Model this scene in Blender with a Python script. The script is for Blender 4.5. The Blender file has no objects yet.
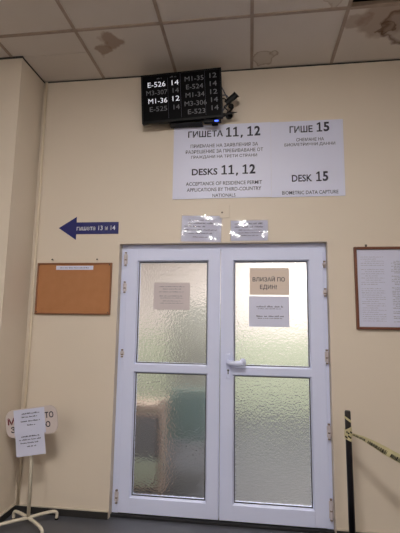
import bpy, bmesh, math, random
from mathutils import Vector, Matrix
random.seed(7)
S = bpy.context.scene
COL = S.collection
# ------------------------------------------------------------------ camera
cam_d = bpy.data.cameras.new('camera'); cam = bpy.data.objects.new('camera', cam_d); COL.objects.link(cam)
cam_d.sensor_fit = 'HORIZONTAL'; cam_d.sensor_width = 36; cam_d.lens = 394.47/400*36
cam_d.clip_start = .02
rt = Vector((0.99204193, 0.12513323, 0.01394544)); up = Vector((0.0029706, -0.13398991, 0.99097824)); fw = Vector((-0.12587286, 0.98305055, 0.13329533))
M = Matrix((rt, up, -fw)).transposed().to_4x4(); M.translation = Vector((0, -3.1, 1.504)); cam.matrix_world = M
S.camera = cam
# ------------------------------------------------------------------ world, light, exposure
w = bpy.data.worlds.new('world'); S.world = w; w.use_nodes = True
w.node_tree.nodes['Background'].inputs[0].default_value = (.8, .85, 1, 1)
w.node_tree.nodes['Background'].inputs[1].default_value = 0.05
S.view_settings.view_transform = 'Standard'; S.view_settings.look = 'None'
S.view_settings.exposure = 0.0; S.view_settings.gamma = 1; S.view_settings.use_curve_mapping = False
def area(name, loc, sx, sy, watts, color=(1, .95, .88), aim=None):
    l = bpy.data.lights.new(name, 'AREA'); l.shape = 'RECTANGLE'; l.size = sx; l.size_y = sy; l.energy = watts; l.color = color
    o = bpy.data.objects.new(name, l); COL.objects.link(o); o.location = loc
    if aim: o.rotation_euler = (Vector(aim)-Vector(loc)).to_track_quat('-Z', 'Y').to_euler()
    return o
CZ = 3.6
LAMPS = [(-.304, -2.673), (-2.241, -5.050), (1.633, -5.050)]      # surface-mounted fluorescent boxes, the rear two added for evenness; their diffusers give the light
LAMP_POWER = 88
area('back_room_light', (-.2, 1.7, 2.93), 1.15, .3, 98, (1, .97, .95))
area('back_room_light', (.9, 3.3, 2.93), 1.15, .3, 60, (1, .97, .95))

# ------------------------------------------------------------------ materials
def newmat(name):
    m = bpy.data.materials.new(name); m.use_nodes = True
    return m, m.node_tree.nodes, m.node_tree.links, m.node_tree.nodes['Principled BSDF']
def lin(c):
    return tuple([((v/255)/12.92 if v/255 <= .04045 else ((v/255+.055)/1.055)**2.4) for v in c])+(1,)
def mat(name, rgb, rough=.6, metal=0, var=.06, scale=8, bump=0, bscale=60, coat=0, rgb2=None, emit=None, es=0):
    m, n, l, b = newmat(name)
    b.inputs['Roughness'].default_value = rough; b.inputs['Metallic'].default_value = metal; b.inputs['Coat Weight'].default_value = coat
    tc = n.new('ShaderNodeTexCoord')
    nz = n.new('ShaderNodeTexNoise'); nz.inputs['Scale'].default_value = scale; nz.inputs['Detail'].default_value = 4
    l.new(tc.outputs['Object'], nz.inputs['Vector'])
    mx = n.new('ShaderNodeMix'); mx.data_type = 'RGBA'
    c = lin(rgb); c2 = lin(rgb2) if rgb2 else tuple(v*(1-var*2) for v in c[:3])+(1,)
    mx.inputs[6].default_value = c; mx.inputs[7].default_value = c2
    l.new(nz.outputs['Fac'], mx.inputs[0]); l.new(mx.outputs[2], b.inputs['Base Color'])
    if bump:
        n2 = n.new('ShaderNodeTexNoise'); n2.inputs['Scale'].default_value = bscale; n2.inputs['Detail'].default_value = 5
        l.new(tc.outputs['Object'], n2.inputs['Vector'])
        bp = n.new('ShaderNodeBump'); bp.inputs['Strength'].default_value = bump; bp.inputs['Distance'].default_value = .01
        l.new(n2.outputs['Fac'], bp.inputs['Height']); l.new(bp.outputs['Normal'], b.inputs['Normal'])
    if emit:
        b.inputs['Emission Color'].default_value = lin(emit); b.inputs['Emission Strength'].default_value = es
    return m
M_wall = mat('wall_paint', (218, 206, 190), .55, var=.04, scale=1.2, bump=.06, bscale=45)
M_back = mat('back_room_paint', (224, 217, 212), .7, var=.05, scale=2)
M_dado = mat('back_room_dado', (190, 200, 176), .5, var=.05, scale=2)
M_pvc = mat('door_plastic', (214, 221, 250), .32, var=.02, scale=3, coat=.1)
M_pvcold = mat('hinge_plastic', (214, 208, 216), .4, rgb2=(178, 168, 168), scale=22)
M_hingedark = mat('hinge_metal', (92, 80, 76), .5, .3, rgb2=(150, 130, 120), scale=40)
M_gasket = mat('rubber_gasket', (28, 28, 32), .6)
M_floor = mat('floor_lino', (86, 88, 95), .38, rgb2=(72, 74, 81), scale=9, bump=.03, bscale=120)
M_base = mat('baseboard_dark', (36, 36, 38), .5, rgb2=(50, 48, 46), scale=14)
M_lip = mat('baseboard_lip', (208, 198, 182), .5, var=.08, scale=12)
M_pipe = mat('pipe_paint', (222, 208, 186), .4, var=.05, scale=6)
M_black = mat('black_plastic', (10, 10, 12), .45, var=.1)
M_screen = mat('screen_black', (5, 5, 8), .5)
M_cable = mat('cable_grey', (92, 94, 108), .5)
M_paper = mat('paper_white', (206, 209, 232), .6, var=.02, scale=3)
M_sign = mat('sign_white', (212, 215, 238), .45, var=.015, scale=2)
M_backlit_tone = mat('paper_backlit_tone', (220, 204, 192), .6, var=.03, scale=5)  # beige painted in for light coming through the paper
M_dim = mat('paper_greyed', (208, 198, 200), .6, var=.03, scale=5)
M_ink = mat('ink_dark', (36, 34, 56), .6)
M_inks = mat('ink_small', (88, 86, 108), .6)
M_inkg = mat('ink_grey', (140, 138, 148), .6)
M_inkl = mat('ink_faint', (166, 164, 180), .6)
M_red = mat('ink_red', (120, 20, 40), .5)
M_blue = mat('arrow_blue', (22, 29, 104), .4)
M_wtext = mat('white_lettering', (225, 228, 240), .5)
M_cork = mat('cork', (178, 124, 82), .75, rgb2=(164, 110, 68), scale=14, bump=.15, bscale=250)
M_wood = mat('brown_wood', (122, 72, 48), .45, rgb2=(92, 50, 34), scale=18)
M_corkframe = mat('cork_frame_wood', (146, 96, 62), .5, rgb2=(120, 74, 46), scale=18)
M_nail = mat('nail_steel', (90, 80, 72), .4, .7)
M_standw = mat('stand_enamel', (214, 206, 188), .35, var=.05, scale=12)
M_boardw = mat('board_enamel', (206, 194, 192), .4, var=.05, scale=6)
M_post = mat('post_black', (18, 14, 20), .3, var=.1, coat=.2)
M_tape = mat('tape_yellow', (208, 200, 164), .35, rgb2=(180, 170, 124), scale=20)
M_bright = mat('lettering_lit', (240, 240, 245), .5, emit=(235, 238, 250), es=.6)
M_dimlit = mat('lettering_dim', (90, 90, 95), .5, emit=(105, 105, 112), es=.14)
M_led = mat('led_blue', (80, 100, 255), .4, emit=(60, 90, 255), es=5)
M_lampglass = mat('lamp_diffuser', (250, 248, 240), .5, emit=(255, 249, 244), es=LAMP_POWER)
M_fill_lamp = mat('fill_diffuser_rear', (250, 248, 240), .5, emit=(255, 249, 244), es=58)  # for the two unseen lamps added to even the hall light
M_backlamp = mat('back_lamp_diffuser', (250, 248, 240), .5, emit=(255, 249, 244), es=3)
M_lampmetal = mat('lamp_metal', (220, 220, 218), .4)
M_grid = mat('ceiling_grid', (188, 172, 158), .5, rgb2=(150, 128, 112), scale=10)
M_plenum = mat('plenum_dark', (22, 20, 20), .9)
M_teal = mat('teal_fabric', (128, 152, 146), .8)
M_cab = mat('cabinet_paint', (146, 148, 140), .5)
M_grey = mat('grey_box', (124, 124, 124), .7)
M_tan = mat('tan_wood', (180, 160, 144), .6)
M_steel = mat('steel', (150, 150, 152), .3, .8)

# ceiling tile: fibre board with brown water stains (marks of their own, object space = world space)
def ceiling_mat():
    m, n, l, b = newmat('ceiling_tile'); b.inputs['Roughness'].default_value = .85
    tc = n.new('ShaderNodeTexCoord')
    nz = n.new('ShaderNodeTexNoise'); nz.inputs['Scale'].default_value = 7; nz.inputs['Detail'].default_value = 3
    l.new(tc.outputs['Object'], nz.inputs['Vector'])
    sub = n.new('ShaderNodeVectorMath'); sub.operation = 'SUBTRACT'; sub.inputs[1].default_value = (.5, .5, .5); l.new(nz.outputs['Color'], sub.inputs[0])
    sc = n.new('ShaderNodeVectorMath'); sc.operation = 'SCALE'; sc.inputs['Scale'].default_value = .22; l.new(sub.outputs[0], sc.inputs[0])
    ad = n.new('ShaderNodeVectorMath'); ad.operation = 'ADD'; l.new(tc.outputs['Object'], ad.inputs[0]); l.new(sc.outputs[0], ad.inputs[1])
    prev = n.new('ShaderNodeMix'); prev.data_type = 'RGBA'
    prev.inputs[6].default_value = lin((226, 218, 210)); prev.inputs[7].default_value = lin((214, 205, 196))
    n2 = n.new('ShaderNodeTexNoise'); n2.inputs['Scale'].default_value = 2.5; l.new(tc.outputs['Object'], n2.inputs['Vector']); l.new(n2.outputs['Fac'], prev.inputs[0])
    out = prev.outputs[2]
    for (x, y, r, ring, col, amt) in [(-1.05, -.46, .085, 0, (150, 118, 92), .75), (-1.15, -.36, .07, 0, (150, 118, 92), .75), (.12, -.12, .075, 1, (150, 126, 100), .7), (.55, -.68, .06, 1, (150, 120, 95), .5),
                                 (.95, -.47, .17, 0, (146, 116, 92), .6), (.74, -.45, .09, 0, (150, 120, 98), .55), (1.15, -.40, .2, 1, (110, 80, 60), .85), (.98, -.36, .05, 1, (100, 72, 52), .9), (1.35, -.3, .22, 0, (150, 118, 92), .6), (-2.3, -1.6, .2, 0, (150, 118, 92), .6), (1.0, -2.4, .2, 1, (150, 118, 92), .6)]:
        d = n.new('ShaderNodeVectorMath'); d.operation = 'DISTANCE'; l.new(ad.outputs[0], d.inputs[0]); d.inputs[1].default_value = (x, y, CZ)
        rp = n.new('ShaderNodeValToRGB'); e = rp.color_ramp.elements
        k = lambda v: (v, v, v, 1)
        if ring:
            e[0].position = 0; e[0].color = k(.25); e[1].position = r*.8; e[1].color = k(.3)
            q = e.new(r); q.color = k(1); q = e.new(r*1.12); q.color = k(0)
        else:
            e[0].position = r*.9; e[0].color = k(.9); e[1].position = r*1.2; e[1].color = k(0)
        l.new(d.outputs['Value'], rp.inputs[0])
        mm = n.new('ShaderNodeMath'); mm.operation = 'MULTIPLY'; mm.inputs[1].default_value = amt; l.new(rp.outputs[0], mm.inputs[0])
        mx = n.new('ShaderNodeMix'); mx.data_type = 'RGBA'; mx.inputs[7].default_value = lin(col)
        l.new(mm.outputs[0], mx.inputs[0]); l.new(out, mx.inputs[6]); out = mx.outputs[2]
    l.new(out, b.inputs['Base Color'])
    return m
M_tile = ceiling_mat()
# patterned obscure glass
def glass_mat():
    m, n, l, b = newmat('patterned_glass')
    b.inputs['Transmission Weight'].default_value = 1; b.inputs['Roughness'].default_value = .24; b.inputs['IOR'].default_value = 1.3
    b.inputs['Base Color'].default_value = (.97, .97, .97, 1)
    tc = n.new('ShaderNodeTexCoord')
    v = n.new('ShaderNodeTexVoronoi'); v.inputs['Scale'].default_value = 60; v.feature = 'F1'
    v2 = n.new('ShaderNodeTexNoise'); v2.inputs['Scale'].default_value = 30; v2.inputs['Detail'].default_value = 3
    l.new(tc.outputs['Object'], v.inputs['Vector']); l.new(tc.outputs['Object'], v2.inputs['Vector'])
    a = n.new('ShaderNodeMath'); a.operation = 'ADD'; l.new(v.outputs['Distance'], a.inputs[0]); l.new(v2.outputs['Fac'], a.inputs[1])
    bp = n.new('ShaderNodeBump'); bp.inputs['Strength'].default_value = 1; bp.inputs['Distance'].default_value = .0055
    l.new(a.outputs[0], bp.inputs['Height']); l.new(bp.outputs['Normal'], b.inputs['Normal'])
    return m
M_glass = glass_mat()
def spec(m, v): m.node_tree.nodes['Principled BSDF'].inputs['Specular IOR Level'].default_value = v
spec(M_screen, .08); spec(M_black, .2)
def sleeve_mat():
    m, n, l, b = newmat('clear_sleeve'); n.remove(b)
    t = n.new('ShaderNodeBsdfTransparent'); t.inputs[0].default_value = (.96, .96, .97, 1)
    g = n.new('ShaderNodeBsdfGlossy'); g.inputs['Roughness'].default_value = .16
    x = n.new('ShaderNodeMixShader'); x.inputs[0].default_value = .06
    l.new(t.outputs[0], x.inputs[1]); l.new(g.outputs[0], x.inputs[2]); l.new(x.outputs[0], n['Material Output'].inputs[0])
    tc = n.new('ShaderNodeTexCoord'); v = n.new('ShaderNodeTexNoise'); v.inputs['Scale'].default_value = 14; v.inputs['Detail'].default_value = 2
    l.new(tc.outputs['Object'], v.inputs['Vector'])
    bp = n.new('ShaderNodeBump'); bp.inputs['Strength'].default_value = .35; bp.inputs['Distance'].default_value = .02
    l.new(v.outputs['Fac'], bp.inputs['Height']); l.new(bp.outputs['Normal'], g.inputs['Normal'])
    return m
M_sleeve = sleeve_mat()

# ------------------------------------------------------------------ mesh helpers
def bx(bm, x0, x1, y0, y1, z0, z1, bev=0, R=None):
    vs = [bm.verts.new((x, y, z)) for x in (x0, x1) for y in (y0, y1) for z in (z0, z1)]
    fs = [bm.faces.new([vs[i] for i in f]) for f in ((0, 1, 3, 2), (4, 6, 7, 5), (0, 4, 5, 1), (2, 3, 7, 6), (0, 2, 6, 4), (1, 5, 7, 3))]
    if bev:
        es = list({e for f in fs for e in f.edges})
        bmesh.ops.bevel(bm, geom=es, offset=bev, segments=2, affect='EDGES', profile=.5)
    return vs
def prism(bm, pts, y0, y1):
    """outline in x,z extruded in y"""
    a = [bm.verts.new((x, y0, z)) for x, z in pts]; b = [bm.verts.new((x, y1, z)) for x, z in pts]
    bm.faces.new(a); bm.faces.new(b[::-1])
    n = len(pts)
    for i in range(n): bm.faces.new((a[i], b[i], b[(i+1) % n], a[(i+1) % n]))
def tube(bm, pts, r, seg=10, cap=True):
    pts = [Vector(p) for p in pts]; rings = []
    rs = r if isinstance(r, (list, tuple)) else [r]*len(pts)
    nrm = None
    for i, p in enumerate(pts):
        t = (pts[min(i+1, len(pts)-1)]-pts[max(i-1, 0)]).normalized()
        if nrm is None: nrm = t.orthogonal().normalized()
        nrm = (nrm-t*nrm.dot(t)).normalized(); bn = t.cross(nrm)
        rings.append([bm.verts.new(p+(nrm*math.cos(2*math.pi*k/seg)+bn*math.sin(2*math.pi*k/seg))*rs[i]) for k in range(seg)])
    for a, b in zip(rings, rings[1:]):
        for k in range(seg): bm.faces.new((a[k], a[(k+1) % seg], b[(k+1) % seg], b[k]))
    if cap: bm.faces.new(rings[0][::-1]); bm.faces.new(rings[-1])
def smooth_path(pts, n=6):
    pts = [Vector(p) for p in pts]; out = []
    for i in range(len(pts)-1):
        p0, p1, p2, p3 = pts[max(i-1, 0)], pts[i], pts[i+1], pts[min(i+2, len(pts)-1)]
        for k in range(n):
            t = k/n
            out.append(.5*((2*p1)+(p2-p0)*t+(2*p0-5*p1+4*p2-p3)*t*t+(3*p1-p0-3*p2+p3)*t**3))
    return out+[pts[-1]]
def ball(bm, c, r, sc=(1, 1, 1)):
    bmesh.ops.create_uvsphere(bm, u_segments=16, v_segments=10, radius=r, matrix=Matrix.Translation(c) @ Matrix.Diagonal((*sc, 1)))
def wpos(o):
    v = Vector((0, 0, 0))
    while o: v += o.location; o = o.parent
    return v
def link(name, bm, m, parent=None, xf=None, smooth=False, origin=None):
    """bm in world coordinates -> one mesh object"""
    if xf: bmesh.ops.transform(bm, matrix=xf, verts=bm.verts)
    bmesh.ops.recalc_face_normals(bm, faces=bm.faces)
    me = bpy.data.meshes.new(name)
    o = bpy.data.objects.new(name, me); COL.objects.link(o)
    if parent:
        o.parent = parent; off = wpos(parent)
    elif origin:
        o.location = origin; off = Vector(origin)
    else: off = Vector((0, 0, 0))
    if off.length: bmesh.ops.translate(bm, vec=-off, verts=bm.verts)
    if smooth:
        for f in bm.faces: f.smooth = len(f.verts) <= 4
    bm.to_mesh(me); bm.free()
    me.materials.append(m)
    return o
def tag(o, label=None, cat=None, group=None, kind=None):
    if label: o['label'] = label
    if cat: o['category'] = cat
    if group: o['group'] = group
    if kind: o['kind'] = kind
    return o
def thing(name, label, cat, loc, group=None, kind=None):
    o = bpy.data.objects.new(name, None); COL.objects.link(o); o.location = loc; o.empty_display_size = .05
    return tag(o, label, cat, group, kind)
def struct(name, bm, m, **k):
    return tag(link(name, bm, m, **k), kind='structure')
B = bmesh.new
DG = None
def text_bm(items, y, bold=.02, ex=.0006):
    """items: (string, x0, x1, z0, z1) on the plane y, facing -y; glyphs scaled to fit the box"""
    bm = B()
    for (s, x0, x1, z0, z1) in items:
        c = bpy.data.curves.new('t', 'FONT'); c.body = s; c.offset = bold; c.resolution_u = 3
        o = bpy.data.objects.new('t', c); COL.objects.link(o)
        dg = bpy.context.evaluated_depsgraph_get(); dg.update()
        me = bpy.data.meshes.new_from_object(o.evaluated_get(dg))
        bpy.data.objects.remove(o); bpy.data.curves.remove(c)
        xs = [v.co.x for v in me.vertices]; ys = [v.co.y for v in me.vertices]
        ax, bx_ = min(xs), max(xs); ay, by = min(ys), max(ys)
        if '\n' not in s and ',' in s: ay = 0
        for v in me.vertices:
            v.co = (x0+(v.co.x-ax)/(bx_-ax)*(x1-x0), y, z0+(v.co.y-ay)/(by-ay)*(z1-z0))
        n0 = len(bm.faces)
        bm.from_mesh(me); bpy.data.meshes.remove(me)
    r = bmesh.ops.extrude_face_region(bm, geom=list(bm.faces))
    bmesh.ops.translate(bm, vec=(0, -ex, 0), verts=[v for v in r['geom'] if isinstance(v, bmesh.types.BMVert)])
    return bm
def greek(rows, y, ex=.0005, seed=1):
    """tiny print: rows of word-length strokes (x0,x1,z,height)"""
    rnd = random.Random(seed); bm = B()
    for (x0, x1, z, h) in rows:
        x = x0
        while x < x1-.3*h:
            wl = min(rnd.uniform(1.6, 5.5)*h, x1-x)
            q = x
            while q < x+wl-.2*h:
                lw = h*.42; t = rnd.choice((.55, .55, .75, 1))
                bx(bm, q, min(q+lw, x1), y-ex, y, z, z+h*t)
                q += h*.62
            x += wl+.8*h
    return bm
def sheet(x0, x1, z0, z1, y, amp=.001, seed=0, th=.0004, n=8, curl=0, fu=5, fv=4):
    bm = B(); rnd = random.Random(seed); ph = rnd.uniform(0, 6)
    g = [[None]*(n+1) for _ in range(n+1)]; h = [[None]*(n+1) for _ in range(n+1)]
    for i in range(n+1):
        for j in range(n+1):
            u, v = i/n, j/n
            d = amp*(1+math.sin(u*fu+ph+v*fv*.4)*math.cos(v*fv+ph))*.5+curl*((1-v)**3)
            g[i][j] = bm.verts.new((x0+(x1-x0)*u, y-d-th, z0+(z1-z0)*v)); h[i][j] = bm.verts.new((x0+(x1-x0)*u, y-d, z0+(z1-z0)*v))
    for i in range(n):
        for j in range(n):
            bm.faces.new((g[i][j], g[i+1][j], g[i+1][j+1], g[i][j+1])); bm.faces.new((h[i][j+1], h[i+1][j+1], h[i+1][j], h[i][j]))
    for i in range(n):
        for a, b in ((0, 0), (n, n)):
            bm.faces.new((g[i][a], h[i][a], h[i+1][a], g[i+1][a])); bm.faces.new((g[a][i], g[a][i+1], h[a][i+1], h[a][i]))
    return bm

def digits_bm(s, x0, x1, z0, z1, y):
    """bold figures with a flagged and footed 1, evenly spaced across the box"""
    adv = {',': .34, ' ': .26}; tot = sum(adv.get(c, .60) for c in s)-.08; k = (x1-x0)/tot; bm = B(); x = x0; h = z1-z0
    for c in s:
        a = adv.get(c, .60)*k
        if c == '1':
            u = lambda px, pz: (x+px*k, z0+pz*h)
            prism(bm, [u(.02, 0), u(.50, 0), u(.50, .13), u(.345, .13), u(.345, 1), u(.24, 1), u(.02, .84), u(.06, .71), u(.20, .80), u(.20, .13), u(.02, .13)], y, y-.0006)
        elif c == ',': prism(bm, [(x+.06*k, z0-.17*h), (x+.14*k, z0-.17*h), (x+.24*k, z0+.02*h), (x+.24*k, z0+.15*h), (x+.09*k, z0+.15*h)], y, y-.0006)
        elif c != ' ':
            t = text_bm([(c, x+.01*k, x+.51*k, z0, z1)], y, .03); me = bpy.data.meshes.new('t'); t.to_mesh(me); t.free(); bm.from_mesh(me); bpy.data.meshes.remove(me)
        x += a
    return bm
def letters(name, items, y, m, parent, bold=.02, xf=None):
    for it in items:
        b = bold*.72 if bold > .025 else bold
        if name == 'heading' and it[0][0] == '1': link(name, digits_bm(*it, y), m, parent, xf=xf); continue
        link(name, text_bm([it], y, b), m, parent, xf=xf)
def print_rows(rows, y, m, parent, seed=1, xf=None, dy=0):
    for k, r in enumerate(rows): link('print', greek([r], y, seed=seed*31+k), m, parent, xf=xf)
# ------------------------------------------------------------------ the hall
XL, XR, YF = -4.2, 3.4, -7.2
DX0, DX1, DZ = -1.068, .594, 2.116        # door opening
bm = B()
T = .16
for (x0, x1, z0, z1) in ((XL, DX0, 0, CZ+.5), (DX1, XR, 0, CZ+.5), (DX0, DX1, DZ, CZ+.5)): bx(bm, x0, x1, 0, T, z0, z1)
bmesh.ops.remove_doubles(bm, verts=bm.verts, dist=1e-5)
struct('wall_back', bm, M_wall)
bm = B(); bx(bm, XL, -1.835, -.35, -.0005, 0, CZ+.5); struct('wall_left', bm, M_wall)     # pier
bm = B(); bx(bm, XL-.15, XL, YF, -.35, 0, CZ+.5); struct('wall_far_left', bm, M_wall)
bm = B(); bx(bm, XR, XR+.15, YF, 0, 0, CZ+.5); struct('wall_right', bm, M_wall)
bm = B(); bx(bm, XL, XR, YF-.15, YF, 0, CZ+.5); struct('wall_front', bm, M_wall)
bm = B(); bx(bm, XL-.15, XR+.15, YF-.15, 4.2, -.1, 0); struct('floor', bm, M_floor)
# suspended ceiling: tiles, one missing, above a dark void
colsx = [.019+.6455*i for i in range(-7, 6)]; rowsy = [-.594*i for i in range(0, 13)]
bm = B()
for i in range(-1, len(colsx)):
    x0 = max(colsx[i] if i >= 0 else XL, XL); x1 = min(colsx[i+1] if i+1 < len(colsx) else XR, XR)
    if x1-x0 < .01: continue
    for j in range(len(rowsy)):
        y1 = rowsy[j]; y0 = max(rowsy[j+1] if j+1 < len(rowsy) else YF, YF)
        if y1-y0 < .01: continue
        if abs(x0-.6645) < .02 and j == 1: continue
        if y1 > -.02:       # clear of the pier
            if x1 <= -1.835: y1 = -.351
            elif x0 < -1.835: bx(bm, -1.834, x1, -.351, 0, CZ, CZ+.015); y1 = -.351
        if y1 > y0: bx(bm, x0+.002, x1-.002, y0+.002, y1-.002, CZ+random.uniform(0, .004), CZ+.015)
struct('ceiling', bm, M_tile)
bm = B()
for x in colsx:
    if XL < x < XR: bx(bm, x-.012, x+.012, YF, -.003 if x > -1.83 else -.352, CZ-.004, CZ+.03)
for y in rowsy[1:]:
    if y > YF: bx(bm, XL, XR, y-.012, y+.012, CZ-.0042, CZ+.03)
struct('trim_1', bm, M_grid)
bm = B()
bx(bm, -1.834, XR, -.010, -.0005, CZ-.006, CZ-.001); bx(bm, -1.834, -1.824, -.35, -.0005, CZ-.006, CZ-.001); bx(bm, XL, -1.82, -.368, -.3505, CZ-.006, CZ-.001)
struct('trim_2', bm, M_base)
bm = B(); bx(bm, XL-.15, XR+.15, YF-.15, T, CZ+.5, CZ+.6); struct('ceiling_void', bm, M_plenum)
# baseboards: dark skirting strip with a light painted lip
def skirt(name, x0, x1, y0, y1, ax):
    bm = B(); bx(bm, x0, x1, y0, y1, 0, .05, .003); o = struct(name, bm, M_base)
    bm = B(); bx(bm, x0, x1, y0+(.004 if ax == 'y' else 0), y1, .05, .059); link('lip', bm, M_lip, o)
skirt('baseboard_back', -1.834, DX0-.004, -.014, -.0005, 'y')
skirt('baseboard_right', DX1+.004, XR, -.014, -.0005, 'y')
skirt('baseboard_left', -1.8345, -1.82, -.35, -.015, 'x')
skirt('baseboard_pier', XL, -1.82, -.364, -.3505, 'y')
# threshold
bm = B(); bx(bm, DX0+.001, DX1-.001, .03, .14, 0, .02, .003); struct('trim_3', bm, M_gasket)
# door frame
bm = B()
bx(bm, DX0+.001, DX0+.052, .062, .13, .02, DZ-.001, .003); bx(bm, DX1-.047, DX1-.001, .062, .13, .02, DZ-.001, .003); bx(bm, DX0+.052, DX1-.047, .062, .13, DZ-.045, DZ-.001, .003)
struct('trim_4', bm, M_pvc)

# ------------------------------------------------------------------ door leaves
def ring(bm, x0, x1, z0, z1, w, y0, y1, bev=0):
    bx(bm, x0, x0+w, y0, y1, z0, z1, bev); bx(bm, x1-w, x1, y0, y1, z0, z1, bev)
    bx(bm, x0+w, x1-w, y0, y1, z0, z0+w, bev); bx(bm, x0+w, x1-w, y0, y1, z1-w, z1, bev)
def bead(bm, x0, x1, z0, z1, w, y0, y1):
    """sloped glazing bead around an opening"""
    o = [(x0, z0), (x1, z0), (x1, z1), (x0, z1)]; i = [(x0+w, z0+w), (x1-w, z0+w), (x1-w, z1-w), (x0+w, z1-w)]
    A = [bm.verts.new((x, y0, z)) for x, z in o]; C_ = [bm.verts.new((x, y1, z)) for x, z in i]; D_ = [bm.verts.new((x, y1+.004, z)) for x, z in o]; E_ = [bm.verts.new((x, y1+.004, z)) for x, z in i]
    for k in range(4):
        j = (k+1) % 4
        for P, Q in ((A, C_), (C_, E_), (E_, D_), (D_, A)): bm.faces.new((P[k], P[j], Q[j], Q[k]))
def leaf(name, x0, x1, gx0, gx1, hs, side):
    """x0..x1 leaf, gx0..gx1 glass; hs list of hinges (z0,z1); side -1 hinges left"""
    d = thing(name, None, None, ((x0+x1)/2, .08, .026), kind='structure')
    z0, z1 = .028, 2.076; panes = ((.152, 1.07), (1.156, 1.968)); e = .014
    bm = B()
    zs = [z0]+[v for p in panes for v in (p[0]-e, p[1]+e)]+[z1]
    bx(bm, x0, gx0-e, .05, .115, z0, z1, .004); bx(bm, gx1+e, x1, .05, .115, z0, z1, .004)
    for a, b in ((zs[0], zs[1]), (zs[2], zs[3]), (zs[4], zs[5])): bx(bm, gx0-e-.003, gx1+e+.003, .0505, .1145, a, b, .002)
    link('sash', bm, M_pvc, d)
    for p in panes:
        bm = B(); bead(bm, gx0-e, gx1+e, p[0]-e, p[1]+e, e-.004, .056, .076); link('glazing_bead', bm, M_pvc, d)
        bm = B(); ring(bm, gx0-.004, gx1+.004, p[0]-.004, p[1]+.004, .0055, .0745, .0800); link('gasket', bm, M_gasket, d)
        bm = B(); bx(bm, gx0-.002, gx1+.002, .0802, .0852, p[0]-.002, p[1]+.002); link('glass_pane', bm, M_glass, d)
        bm = B(); ring(bm, gx0-e, gx1+e, p[0]-e, p[1]+e, e+.002, .0854, .100); link('inner_bead', bm, M_pvc, d)
    for a, b in hs:
        xc = x0-.012 if side < 0 else x1+.010
        bm = B(); tube(bm, [(xc, .047, a), (xc, .047, b)], .0085, 12)
        bx(bm, xc-.016, xc+.016, .0475, .0615, a+.01, b-.01, .002); h = link('hinge', bm, M_pvcold, d)
        bm = B()
        for z in (a-.006, (a+b)/2-.012, b-.002): tube(bm, [(xc, .047, z), (xc, .047, z+.009)], .0095, 12)
        link('hinge_cap', bm, M_hingedark, h)
    return d
d1 = leaf('door_1', -1.016, -.2395, -.912, -.348, [(1.945, 2.045), (1.72, 1.80), (1.20, 1.25), (.10, .185)], -1)
d2 = leaf('door_2', -.2325, .566, -.120, .446, [(1.925, 1.965), (1.70, 1.75), (1.19, 1.285), (.645, .745), (.09, .225)], 1)
bm = B(); bx(bm, -.2325, -.222, .0445, .0495, .03, 2.074, .002); link('astragal', bm, M_pvc, d2)
# handle
bm = B(); bx(bm, -.190, -.152, .041, .0495, 1.05, 1.245, .008); hp = link('handle', bm, M_pvc, d2)
bm = B(); tube(bm, [(-.172, .041, 1.185), (-.172, .010, 1.185)], .013, 12)
tube(bm, smooth_path([(-.178, .008, 1.186), (-.15, .006, 1.176), (-.10, .002, 1.172), (-.055, .002, 1.178)], 4), [.015, .016, .018, .020]+[.021]*4+[.023]*4+[.022], 12)
ball(bm, (-.056, .002, 1.184), .025, (1, .7, 1.25)); link('lever', bm, M_pvc, hp, smooth=True)
bm = B(); tube(bm, [(-.171, .0415, 1.117), (-.171, .0398, 1.117)], .0075, 14); bx(bm, -.1745, -.1675, .0398, .0412, 1.088, 1.116); link('keyhole', bm, M_gasket, hp)

# ------------------------------------------------------------------ papers on the door glass
def notice(name, label, x0, x1, z0, z1, m, y=.0742, rows=(), ink=None, title=None, group=None, amp=.0008):
    o = tag(link(name, sheet(x0, x1, z0, z1, y, amp, seed=hash(label) % 97 if 0 else len(label)), m, origin=((x0+x1)/2, y, z0)), label, 'notice', group)
    print_rows(rows, y-amp-.0006, ink or M_inks, o, seed=len(label))
    if title: letters('lettering', title, y-amp-.0006, M_ink, o, .01)
    return o
notice('notice', 'greyish landscape notice on the upper glass of the left door leaf', -.787, -.486, 1.58, 1.80, M_dim,
       rows=[(-.74, -.53, 1.765, .009), (-.71, -.56, 1.745, .009), (-.74, -.54, 1.722, .009), (-.74, -.55, 1.688, .009), (-.73, -.54, 1.672, .007), (-.71, -.56, 1.648, .007), (-.73, -.54, 1.63, .007)], ink=M_inkg)
notice('notice', 'beige landscape notice reading ВЛИЗАЙ ПО ЕДИН on the right door glass', -.004, .308, 1.705, 1.921, M_backlit_tone,
       title=[('ВЛИЗАЙ ПО', .02, .274, 1.812, 1.856), ('ЕДИН!', .078, .21, 1.744, 1.786)])
notice('notice', 'whitish notice with two thin lines, directly below the beige one on the door glass', -.010, .304, 1.455, 1.694, M_sign,
       rows=[(.05, .255, 1.607, .013), (.06, .24, 1.593, .007), (.05, .26, 1.532, .013), (.06, .25, 1.518, .007)], ink=M_inks)

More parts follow.
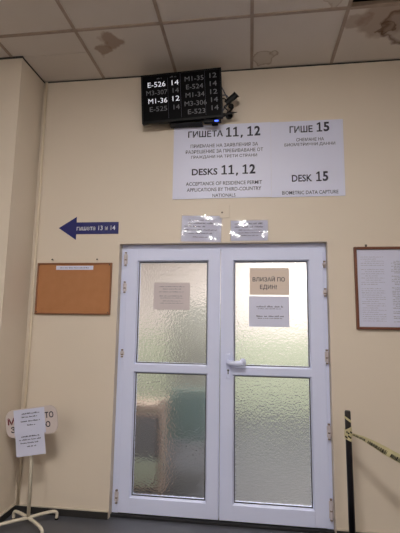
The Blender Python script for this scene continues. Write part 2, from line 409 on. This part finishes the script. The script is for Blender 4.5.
# ------------------------------------------------------------------ big white sign
sg = thing('wall_sign', 'large white wall sign in Bulgarian and English naming desks 11, 12 and 15', 'sign', (.05, -.001, 2.48))
bm = B(); bx(bm, -.634, .1705, -.006, -.001, 2.483, 3.118, .001); link('panel', bm, M_sign, sg)
bm = B(); bx(bm, .1715, .741, -.006, -.001, 2.479, 3.114, .001); link('panel', bm, M_sign, sg)
letters('heading', [('ГИШЕТА', -.512, -.220, 3.012, 3.068), ('11, 12', -.197, .088, 3.006, 3.090), ('DESKS', -.475, -.263, 2.682, 2.738), ('11, 12', -.232, .046, 2.682, 2.762),
     ('ГИШЕ', .322, .504, 3.015, 3.072), ('15', .534, .636, 3.016, 3.096), ('DESK', .333, .491, 2.602, 2.660), ('15', .520, .616, 2.602, 2.682)], -.0062, M_ink, sg, .028)
letters('small_print', [('ПРИЕМАНЕ НА ЗАЯВЛЕНИЯ ЗА', -.489, .067, 2.920, 2.950), ('РАЗРЕШЕНИЕ ЗА ПРЕБИВАВАНЕ ОТ', -.529, .108, 2.871, 2.901), ('ГРАЖДАНИ НА ТРЕТИ СТРАНИ', -.483, .059, 2.822, 2.852),
     ('ACCEPTANCE OF RESIDENCE PERMIT', -.523, .098, 2.594, 2.624), ('APPLICATIONS BY THIRD-COUNTRY', -.514, .091, 2.543, 2.573), ('NATIONALS', -.302, -.115, 2.493, 2.521),
     ('СНЕМАНЕ НА', .374, .590, 2.940, 2.968), ('БИОМЕТРИЧНИ ДАННИ', .280, .676, 2.896, 2.926), ('BIOMETRIC DATA CAPTURE', .255, .688, 2.498, 2.527)], -.0062, M_ink, sg, .005)

# blue arrow
bm = B(); prism(bm, [(-1.609, 2.256), (-1.454, 2.351), (-1.453, 2.303), (-1.085, 2.301), (-1.084, 2.200), (-1.452, 2.202), (-1.452, 2.153)], -.004, -.0008)
ar = tag(link('arrow_sign', bm, M_blue, origin=(-1.35, -.0008, 2.153)), 'dark blue arrow sign pointing left above the cork board', 'sign')
letters('lettering', [('гишета 13 и 14', -1.449, -1.112, 2.232, 2.272)], -.0042, M_wtext, ar, .02)

# cork board
cb = thing('cork_board', 'empty brown cork pin board with a paper strip, left of the door', 'notice board', (-1.445, -.001, 1.531))
bm = B(); ring(bm, -1.768, -1.122, 1.531, 1.956, .012, -.020, -.001, .003); link('frame', bm, M_corkframe, cb)
bm = B(); bx(bm, -1.756, -1.134, -.012, -.0015, 1.543, 1.944); link('cork_panel', bm, M_cork, cb)
for x, z in ((-1.75, 1.938), (-1.14, 1.938), (-1.75, 1.55), (-1.14, 1.55)):
    bm = B(); tube(bm, [(x, -.0205, z), (x, -.023, z)], .005, 10); link('screw', bm, M_nail, cb)
st = tag(link('paper_strip', sheet(-1.605, -1.282, 1.898, 1.932, -.0125, .0006, 3), M_paper, origin=(-1.44, -.0125, 1.898)), 'narrow white strip with a printed line, pinned at the cork board top', 'paper')
link('print', greek([(-1.57, -1.32, 1.911, .009)], -.0138, seed=5), M_inks, st)
for i, x in enumerate((-1.64, -1.25)):
    bm = B(); tube(bm, [(x, -.0005, 1.982), (x, -.02, 1.984)], .003, 8); tube(bm, [(x, -.02, 1.984), (x, -.022, 1.984)], .007, 10)
    tag(link('nail', bm, M_nail, origin=(x, -.0005, 1.98)), 'small nail in the wall above the %s end of the cork board' % ('left', 'right')[i], 'nail', 'nails above the cork board')

# framed notice board on the right
fb = thing('framed_board', 'brown wooden framed board of grey printed sheets, right of the door', 'notice board', (1.2, -.001, 1.448))
x0, x1, z0, z1 = .784, 1.66, 1.448, 2.069
bm = B(); ring(bm, x0, x1, z0, z1, .020, -.024, -.001, .004); link('frame', bm, M_wood, fb)
bm = B(); bx(bm, x0+.015, x1-.015, -.010, -.0015, z0+.015, z1-.015); link('backing', bm, M_paper, fb)
def board_sheet(name, label, a, b, c, d, seed, heavy):
    o = tag(link(name, sheet(a, b, c, d, -.0102, .0008, seed), M_paper, origin=((a+b)/2, -.0102, c)), label, 'notice', 'sheets in the framed board')
    rnd = random.Random(seed); rows = []; z = d-.03
    while z > c+.02:
        h = .006; ind = rnd.choice((0, .0, .0, .02)) if heavy else rnd.choice((.0, .0, .03))
        if rnd.random() < .86: rows.append((a+.02+ind, b-.02-rnd.choice((0, .0, .05, .1))*(.5), z, h))
        z -= .0125 if heavy else .016
    print_rows(rows, -.0118, M_inkl if not heavy else M_inkg, o, seed=seed)
board_sheet('printed_sheet', 'pale printed sheet at the left edge inside the framed board', .812, 1.02, 1.475, 2.035, 11, False)
board_sheet('printed_sheet', 'densely printed sheet beside the pale one inside the framed board', 1.03, 1.33, 1.475, 1.985, 12, True)
board_sheet('printed_sheet', 'densely printed sheet at the right end inside the framed board', 1.34, 1.635, 1.475, 2.03, 13, True)
bm = B(); bx(bm, .87, .885, -.006, -.0006, 2.068, 2.09, .001); tube(bm, [(.8775, -.006, 2.084), (.8775, -.012, 2.084)], .005, 8)
tag(link('hook', bm, M_nail, origin=(.8775, -.0006, 2.068)), 'small metal hanging hook on top of the framed board', 'hook')

# plastic sleeves above the door
def sleeve(label, x0, x1, z0, z1, seed, rows, tilt):
    xf = Matrix.Translation(((x0+x1)/2, 0, z0)) @ Matrix.Rotation(tilt, 4, 'Y') @ Matrix.Translation((-(x0+x1)/2, 0, -z0))
    o = tag(link('sheet_protector', sheet(x0, x1, z0, z1, -.004, .006, seed, n=24, fu=8, fv=7), M_sleeve, xf=xf, origin=((x0+x1)/2, -.001, z0)), label, 'notice')
    link('paper', sheet(x0+.006, x1-.006, z0+.006, z1-.006, -.0008, .001, seed), M_paper, o, xf=xf)
    print_rows(rows, -.0024, M_inks, o, seed=seed, xf=xf)
sleeve('glossy sleeved notice over the door, left of the cover plate', -.562, -.226, 2.120, 2.345, 21,
       [(-.50, -.33, 2.300, .011), (-.50, -.28, 2.272, .013), (-.53, -.35, 2.245, .013), (-.53, -.26, 2.218, .010), (-.50, -.30, 2.190, .010), (-.46, -.34, 2.160, .010)], .03)
sleeve('glossy sleeved notice over the door, right of the cover plate', -.158, .146, 2.124, 2.300, 22,
       [(-.12, .10, 2.262, .014), (-.12, .11, 2.236, .014), (-.09, .09, 2.212, .009), (-.10, .11, 2.190, .009), (-.07, .07, 2.168, .009)], .0)
# cover plate
cp = thing('cover_plate', 'square beige cover plate above the door middle, under the white sign', 'cover plate', (-.212, -.0005, 2.312))
bm = B(); bx(bm, -.240, -.160, -.009, -.0005, 2.318, 2.420, .003); link('plate', bm, M_wall, cp)
bm = B(); tube(bm, [(-.222, -.009, 2.362), (-.222, -.0105, 2.362)], .007, 12); link('screw', bm, M_nail, cp)
# corner pipe
bm = B(); tube(bm, [(-1.803, -.016, CZ-.01), (-1.797, -.016, 2.6), (-1.793, -.016, 1.4), (-1.797, -.016, .062)], .0115, 12)
tag(link('wall_pipe', bm, M_pipe, smooth=True, origin=(-1.797, -.016, .062)), 'thin beige painted pipe running up the left wall corner', 'pipe')

# ------------------------------------------------------------------ queue display
C_ = Vector((-.527, -.30, 3.204)); C0 = Vector((-.557, -.120, 3.322)); K = 1.054
XD = Matrix.Translation(C0-Vector((.015, 0, .010))) @ Matrix.Diagonal((K, .6, K, 1)) @ Matrix.Translation(-C_)      # lays the small fittings out around the display
sd = thing('display_screen', 'black wall-hung queue display listing ticket and desk numbers near the ceiling', 'screen', C0)
XF = Matrix.Translation(C0) @ Matrix.Rotation(math.radians(-2.4), 4, 'Y') @ Matrix.Rotation(math.radians(4), 4, 'X') @ Matrix.Diagonal((K, K, K, 1))
hw, hh = .318, .197
bm = B(); bx(bm, -hw, hw, 0, .035, -hh, hh, .004); bx(bm, -hw*.7, hw*.7, .035, .06, -hh*.7, hh*.6, .004); link('housing', bm, M_black, sd, xf=XF)
bm = B(); bx(bm, -hw+.012, hw-.012, -.0015, 0, -hh+.018, hh-.012); link('screen_panel', bm, M_screen, sd, xf=XF)
bm = B(); ring(bm, -hw, hw, -hh, hh, .011, -.004, .0, .001); link('bezel', bm, M_black, sd, xf=XF)
def rel(items, dz=.006): return [(s, a-C_.x+(.010 if a > -.52 else .004), b-C_.x+(.010 if a > -.52 else .004), c-C_.z-(.018 if a > -.52 else .004)-.0, d-C_.z-(.018 if a > -.52 else .004)) for s, a, b, c, d in items]
bright = [('E-526', -.795, -.653, 3.300, 3.341), ('14', -.603, -.548, 3.302, 3.343), ('M1-36', -.793, -.642, 3.168, 3.208), ('12', -.600, -.545, 3.174, 3.214)]
dim = [('M3-307', -.808, -.640, 3.236, 3.274), ('14', -.597, -.548, 3.240, 3.278), ('E-525', -.784, -.645, 3.103, 3.141), ('14', -.594, -.546, 3.106, 3.144),
       ('M1-35', -.505, -.357, 3.335, 3.373), ('12', -.310, -.256, 3.345, 3.383), ('E-524', -.496, -.363, 3.270, 3.308), ('14', -.310, -.256, 3.279, 3.317), ('M1-34', -.502, -.355, 3.204, 3.242), ('12', -.309, -.255, 3.214, 3.252),
       ('M3-306', -.512, -.340, 3.136, 3.174), ('14', -.305, -.252, 3.150, 3.188), ('E-523', -.488, -.353, 3.070, 3.108), ('14', -.303, -.250, 3.086, 3.124)]
letters('lettering', rel(bright), -.0016, M_bright, sd, -.004, xf=XF)
letters('dim_lettering', rel(dim), -.0016, M_dimlit, sd, .0, xf=XF)
bm = B(); bx(bm, -.004, -.0025, -.0022, -.0015, -.17, .185); bx(bm, -.104, -.1028, -.0022, -.0015, -.17, .16); bx(bm, .188, .1892, -.0022, -.0015, -.17, .185); link('divider_line', bm, M_inks, sd, xf=XF)
link('column_heading', greek([(-.19, -.15, .155, .010), (-.085, -.035, .158, .010)], -.0016, seed=3), M_dimlit, sd, xf=XF)
bm = B(); bx(bm, -.62, -.46, -.085, -.0008, 3.20, 3.38, .003); link('wall_bracket', bm, M_black, sd)
# player box and tray under the screen
pb = thing('media_box', 'small black box with a blue light under the right end of the display', 'media box', XD @ Vector((-.27, -.25, 2.965)))
bm = B(); bx(bm, -.335, -.200, -.28, -.22, 2.994, 3.012, .003); link('case', bm, M_black, pb, xf=XD)
bm = B(); bx(bm, -.25, -.222, -.2825, -.2795, 2.996, 3.005, .001); link('indicator_light', bm, M_led, pb, xf=XD)
bm = B(); bx(bm, -.31, -.26, -.08, -.001, 3.108, 3.12); link('bracket', bm, M_black, pb)
bm = B(); bx(bm, -.61, -.35, -.24, -.055, 3.006, 3.014, .003)
tag(link('cable_tray', bm, M_black, xf=XD, origin=XD @ Vector((-.48, -.2, 2.99))), 'flat black tray hanging beneath the middle of the display', 'tray')
# camera on a ball joint, beside the screen
cc = thing('security_camera', 'small black camera on a ball joint beside the display right edge', 'camera', XD @ Vector((-.127, -.20, 3.15)))
bm = B(); tube(bm, [(-.165, -.25, 3.150), (-.088, -.27, 3.208)], [.023, .026], 14); tube(bm, [(-.088, -.27, 3.208), (-.082, -.272, 3.213)], .029, 14); link('body', bm, M_black, cc, xf=XD, smooth=False)
bm = B(); ball(bm, (-.127, -.245, 3.125), .022); link('ball_joint', bm, M_black, cc, xf=XD, smooth=True)
bm = B(); tube(bm, [(-.134, -.118, 3.20), (-.16, -.07, 3.19), (-.17, -.001, 3.19)], .010, 8); tube(bm, [(-.17, -.02, 3.19), (-.17, -.001, 3.19)], .030, 14); link('arm', bm, M_black, cc)
bm = B(); tube(bm, [(-.19, -.25, 3.055), (-.13, -.26, 3.062), (-.078, -.262, 3.068)], [.011, .010, .002], 8); ball(bm, (-.185, -.25, 3.055), .018, (1.3, 1, .9)); tag(link('antenna', bm, M_black, xf=XD, origin=XD @ Vector((-.19, -.25, 3.055))), 'short black antenna pointing right beneath the small camera', 'antenna')
# cables beside the screen
rnd = random.Random(4)
cabs = [[(-.205, -.24, 3.30), (-.175, -.22, 3.24), (-.15, -.22, 3.17), (-.185, -.24, 3.10), (-.215, -.24, 3.03)],
        [(-.21, -.24, 3.22), (-.165, -.25, 3.215), (-.14, -.24, 3.18), (-.16, -.24, 3.13), (-.20, -.24, 3.09), (-.22, -.24, 3.03)],
        [(-.21, -.24, 3.18), (-.18, -.25, 3.19), (-.15, -.25, 3.15), (-.18, -.25, 3.12), (-.15, -.25, 3.08), (-.21, -.24, 3.035)]]
labs = ['long grey cable looping down along the display right edge', 'grey cable loop hanging behind the small camera', 'short twisted dark cable below the small camera']
for i, c in enumerate(cabs):
    bm = B(); tube(bm, smooth_path(c, 6), .0045, 6)
    tag(link('cable', bm, (M_cable, M_cable, M_black)[i], smooth=True, xf=XD, origin=XD @ Vector(c[0])), labs[i], 'cable', 'cables beside the display')

# ------------------------------------------------------------------ sign on a stand, left
ss = thing('sign_stand', 'white metal pole sign on a four-legged base in the left corner', 'sign stand', (-1.600, -.200, 0))
bm = B(); tube(bm, [(-1.600, -.2, .06), (-1.612, -.2, .80)], .0125, 14); link('pole', bm, M_standw, ss, smooth=True)
for (fx, fy) in ((-1.45, -.065), (-1.765, -.115), (-1.775, -.355), (-1.425, -.325)):
    dx, dy = fx+1.600, fy+.2
    pts = smooth_path([(-1.600, -.2, .062), (-1.6+dx*.45, -.2+dy*.45, .066), (-1.6+dx*.86, -.2+dy*.86, .062), (-1.6+dx, -.2+dy, .045), (fx, fy, .006)], 4)
    bm = B(); tube(bm, pts, .0115, 10); l_ = link('leg', bm, M_standw, ss, smooth=True)
    bm = B(); tube(bm, [(fx, fy, 0), (fx, fy, .012)], .014, 10); link('foot', bm, M_black, l_)
BC = Vector((-1.612, -.222, .735))
XB = Matrix.Translation(BC) @ Matrix.Rotation(math.radians(-9.5), 4, 'Y')
def rrect(hx, hz, r, n=8):
    p = []
    for cx_, cz_, a0 in ((hx-r, hz-r, 0), (-hx+r, hz-r, 90), (-hx+r, -hz+r, 180), (hx-r, -hz+r, 270)):
        for k in range(n+1): a = math.radians(a0+90*k/n); p.append((cx_+r*math.cos(a), cz_+r*math.sin(a)))
    return p
bm = B(); prism(bm, rrect(.203, .100, .062), -.004, .004); link('board', bm, M_boardw, ss, xf=XB)
bm = B(); prism(bm, rrect(.201, .096, .045), -.0048, -.004); prism(bm, rrect(.198, .093, .043), -.005, -.004)
bm.free()
letters('red_lettering', [('М', -.186, -.128, -.004, .045)], -.0042, M_red, ss, .03, xf=XB)
letters('lettering', [('ТО', .108, .176, .012, .056), ('З', -.166, -.132, -.062, -.018), ('Ю', .098, .146, -.052, -.010)], -.0042, M_ink, ss, .03, xf=XB)
bm = B(); bx(bm, -.03, .02, .004, .012, -.08, .08, .002); link('clamp', bm, M_standw, ss, xf=XB)
# two sheets taped on it
XS = Matrix.Translation(BC) @ Matrix.Rotation(math.radians(-10.5), 4, 'Y')
def taped(label, x0, x1, z0, z1, y, rows, seed, rot=0):
    xf = XS @ Matrix.Rotation(math.radians(rot), 4, 'Y')
    o = tag(link('paper_sheet', sheet(x0, x1, z0, z1, y, .003, seed, curl=.004), M_paper, xf=xf, origin=tuple(BC)), label, 'paper', 'sheets on the stand sign')
    print_rows(rows, y-.0042, M_ink, o, seed=seed, xf=xf)
taped('upper white sheet with four printed lines taped across the stand sign', -.135, .110, -.085, .095, -.0055,
      [(-.07, .07, .060, .009), (-.07, .05, .036, .009), (-.08, .07, .006, .009), (-.03, .03, -.022, .009), (-.10, .0, -.066, .006)], 31, 1.5)
taped('lower white sheet hanging off the bottom of the stand sign', -.130, .098, -.232, -.066, -.0125,
      [(-.08, .06, -.100, .009), (-.10, .07, -.122, .009), (-.09, .05, -.145, .009), (-.04, .03, -.170, .009)], 32, 1)

# ------------------------------------------------------------------ barrier post, right
bp_ = thing('barrier_post', 'black barrier post with yellow tape wound round it, right of the door', 'barrier post', (.656, -.20, 0))
bm = B(); tube(bm, [(.660, -.2, .02), (.656, -.2, .895), (.656, -.2, .903)], [.0215, .0195, .016], 18); link('pole', bm, M_post, bp_, smooth=True)
bm = B(); tube(bm, [(.660, -.2, 0), (.660, -.2, .012), (.660, -.2, .018)], [.15, .15, .03], 32); link('base', bm, M_post, bp_)
def ribbon(bm, path, wid, th=.0006):
    pts = [Vector(p) for p in path]; L = []
    for i, p in enumerate(pts):
        t = (pts[min(i+1, len(pts)-1)]-pts[max(i-1, 0)]).normalized()
        nrm = t.cross(Vector((0, 0, 1))); nrm = nrm.normalized() if nrm.length > .1 else Vector((0, -1, 0)); u = nrm.cross(t).normalized()
        wd = wid[i] if isinstance(wid, (list, tuple)) else wid
        L.append([bm.verts.new(p+u*(a*wd/2)+nrm*(b*th)) for a, b in ((1, 0), (-1, 0), (-1, 1), (1, 1))])
    for a, b in zip(L, L[1:]):
        for k in range(4): bm.faces.new((a[k], a[(k+1) % 4], b[(k+1) % 4], b[k]))
    bm.faces.new(L[0][::-1]); bm.faces.new(L[-1])
tp = thing('barrier_tape', 'yellow and black barrier tape hanging from the post to the right', 'tape', (.656, -.20, .76))
bm = B()
for (zc, wd, sl, rad) in ((.772, .040, .014, .0225), (.738, .045, -.012, .0235), (.755, .03, .022, .0245), (.848, .014, -.016, .0215)):
    ribbon(bm, [(.655+rad*math.cos(a), -.2+rad*math.sin(a), zc+sl*math.cos(a)) for a in [2*math.pi*k/24 for k in range(25)]], wd)
link('wrapping', bm, M_tape, tp)
span = smooth_path([(.676, -.205, .752), (.735, -.265, .744), (.80, -.34, .722), (.90, -.43, .682), (1.06, -.56, .64), (1.4, -.80, .60), (1.8, -1.05, .60)], 6)
span = [p+Vector((0, .004*math.sin(i*1.3), 0)) for i, p in enumerate(span)]
wd = [.014+.038*min(1, i/14) for i in range(len(span))]
bm = B(); ribbon(bm, span, wd); link('ribbon', bm, M_tape, tp)
for a0, z_, h_ in ((-1.9, .765, .022), (-1.5, .738, .026), (-1.1, .768, .018), (-2.3, .735, .02)):
    bm = B(); cxw, cyw = .656+.0262*math.cos(a0), -.2+.0262*math.sin(a0)
    tx, ty = -math.sin(a0)*.003, math.cos(a0)*.003
    ribbon(bm, [(cxw-tx, cyw-ty, z_-.004), (cxw+tx, cyw+ty, z_+.004)], h_); link('print', bm, M_post, tp)
# printed black lettering following the ribbon
bm = B(); rnd = random.Random(9)
for i in range(1, len(span)-1):
    if i % 8 == 7: continue
    a, b = span[i], span[i+1]; t = (b-a); u = Vector((-t.z, 0, t.x)).normalized(); w_ = wd[i]
    for f in (.02, .22, .42, .62, .82):
        s0 = a+t*f; k = rnd.uniform(.09, .15); off = rnd.uniform(-.12, .1)*w_ - .06*w_
        sl = t*rnd.choice((.12, -.1, .2)); y_ = Vector((0, -.0016, 0))
        q = [s0-u*w_*.36+u*off*.3, s0+t*k-u*w_*.36+u*off*.3, s0+t*k+sl+u*w_*.2+u*off, s0+sl+u*w_*.2+u*off]
        va = [bm.verts.new(p+y_) for p in q]; vb = [bm.verts.new(p+y_*1.3) for p in q]
        bm.faces.new(va); bm.faces.new(vb[::-1])
        for n_ in range(4): bm.faces.new((va[n_], va[(n_+1) % 4], vb[(n_+1) % 4], vb[n_]))
link('print', bm, M_post, tp)

# ------------------------------------------------------------------ hall ceiling lamps (behind the camera)
for i, (x, y) in enumerate(LAMPS):
    t = thing('ceiling_lamp', ['square ceiling lamp in the middle of the hall, nearest the door', 'unseen square lamp added at the left rear to even the hall light', 'unseen square lamp added at the right rear to even the hall light'][i], 'ceiling lamp', (x, y, CZ-.004), 'square lamps on the hall ceiling')
    bm = B(); bx(bm, x-.30, x+.30, y-.27, y+.27, CZ-.022, CZ-.0045, .002); link('housing', bm, M_lampmetal, t)
    bm = B(); bx(bm, x-.28, x+.28, y-.25, y+.25, CZ-.055, CZ-.0225, .006); link('diffuser', bm, M_fill_lamp if i else M_lampglass, t)

# ------------------------------------------------------------------ the room behind the glass
bx0, bx1, by1, bz = -2.3, 2.2, 4.0, 3.0
bm = B(); bx(bm, bx0, bx1, by1, by1+.15, 0, bz); struct('wall_back_room_far', bm, M_back)
bm = B(); bx(bm, bx0-.15, bx0, T, by1+.15, 0, bz); struct('wall_back_room_left', bm, M_back)
bm = B(); bx(bm, bx1, bx1+.15, T, by1+.15, 0, bz); struct('wall_back_room_right', bm, M_back)
bm = B(); bx(bm, bx0-.15, bx1+.15, T+.001, by1+.15, bz, bz+.1); struct('ceiling_back_room', bm, M_back)
bm = B(); bx(bm, bx0, bx1, by1-.012, by1-.0005, 0, 1.25); struct('trim_5', bm, M_dado)
tc_ = thing('tall_cabinet', 'tall grey-green cabinet dimly seen through the upper left door glass', 'cabinet', (-.72, 2.4, 0))
bm = B(); bx(bm, -1.08, -.36, 2.2, 2.62, 0, 1.72, .004); link('body', bm, M_cab, tc_)
for a, b in ((-1.07, -.725), (-.715, -.37)):
    bm = B(); bx(bm, a, b, 2.182, 2.1995, .03, 1.70, .003); dd = link('door', bm, M_cab, tc_)
    bm = B(); bx(bm, (b-.05 if a < -1 else a+.03), (b-.03 if a < -1 else a+.05), 2.165, 2.1815, .85, 1.0, .002); link('handle', bm, M_steel, dd)
cbn = thing('shelf_unit', 'low wooden shelf unit dimly seen through the lower left door glass', 'shelf unit', (-.92, .52, 0))
for x0, x1 in ((-1.10, -1.08), (-.785, -.755)):
    bm = B(); bx(bm, x0, x1, .40, .62, .0, .80, .002); link('side_panel', bm, M_tan, cbn)
for z in (.06, .665, .735):
    bm = B(); bx(bm, -1.08, -.785, .40, .62, z, z+.025, .002); link('shelf', bm, M_tan, cbn)
bm = B(); bx(bm, -1.07, -.80, .42, .60, .30, .655, .006); bx(bm, -1.0, -.87, .415, .42, .55, .60, .002)
tag(link('storage_box', bm, M_grey, origin=(-.93, .5, .086)), 'dark grey box inside the shelf unit behind the left door glass', 'box')
bm = B(); bx(bm, -1.07, -.80, .42, .60, .0855, .299, .006); tag(link('storage_box', bm, M_dado, origin=(-.93, .5, .086)), 'pale box on the bottom shelf, below the dark grey box', 'box')
ch = thing('office_chair', 'teal padded chair dimly seen through the lower left door glass', 'chair', (-.57, .75, 0))
bm = B(); prism(bm, rrect(.20, .23, .07), .70, .75); bmesh.ops.translate(bm, vec=(-.57, 0, .62), verts=bm.verts); link('backrest', bm, M_teal, ch)
bm = B(); bx(bm, -.77, -.37, .76, 1.16, .42, .48, .02); link('seat', bm, M_teal, ch)
for (x, y) in ((-.74, .79), (-.40, .79), (-.74, 1.13), (-.40, 1.13)):
    bm = B(); tube(bm, [(x, y, 0), (x, y, .43)], .012, 8); link('leg', bm, M_steel, ch)
for (x, y, lab) in ((-.2, 1.7, 'long ceiling lamp of the back room nearest the door'), (.9, 3.3, 'long ceiling lamp at the far end of the back room')):
    bm = B(); bx(bm, x-.6, x+.6, y-.17, y+.17, 2.945, 2.999, .004); t = tag(link('ceiling_lamp', bm, M_lampmetal, origin=(x, y, 2.945)), lab, 'ceiling lamp', 'back room lamps')
    bm = B(); bx(bm, x-.58, x+.58, y-.15, y+.15, 2.94, 2.9449); link('diffuser', bm, M_backlamp, t)
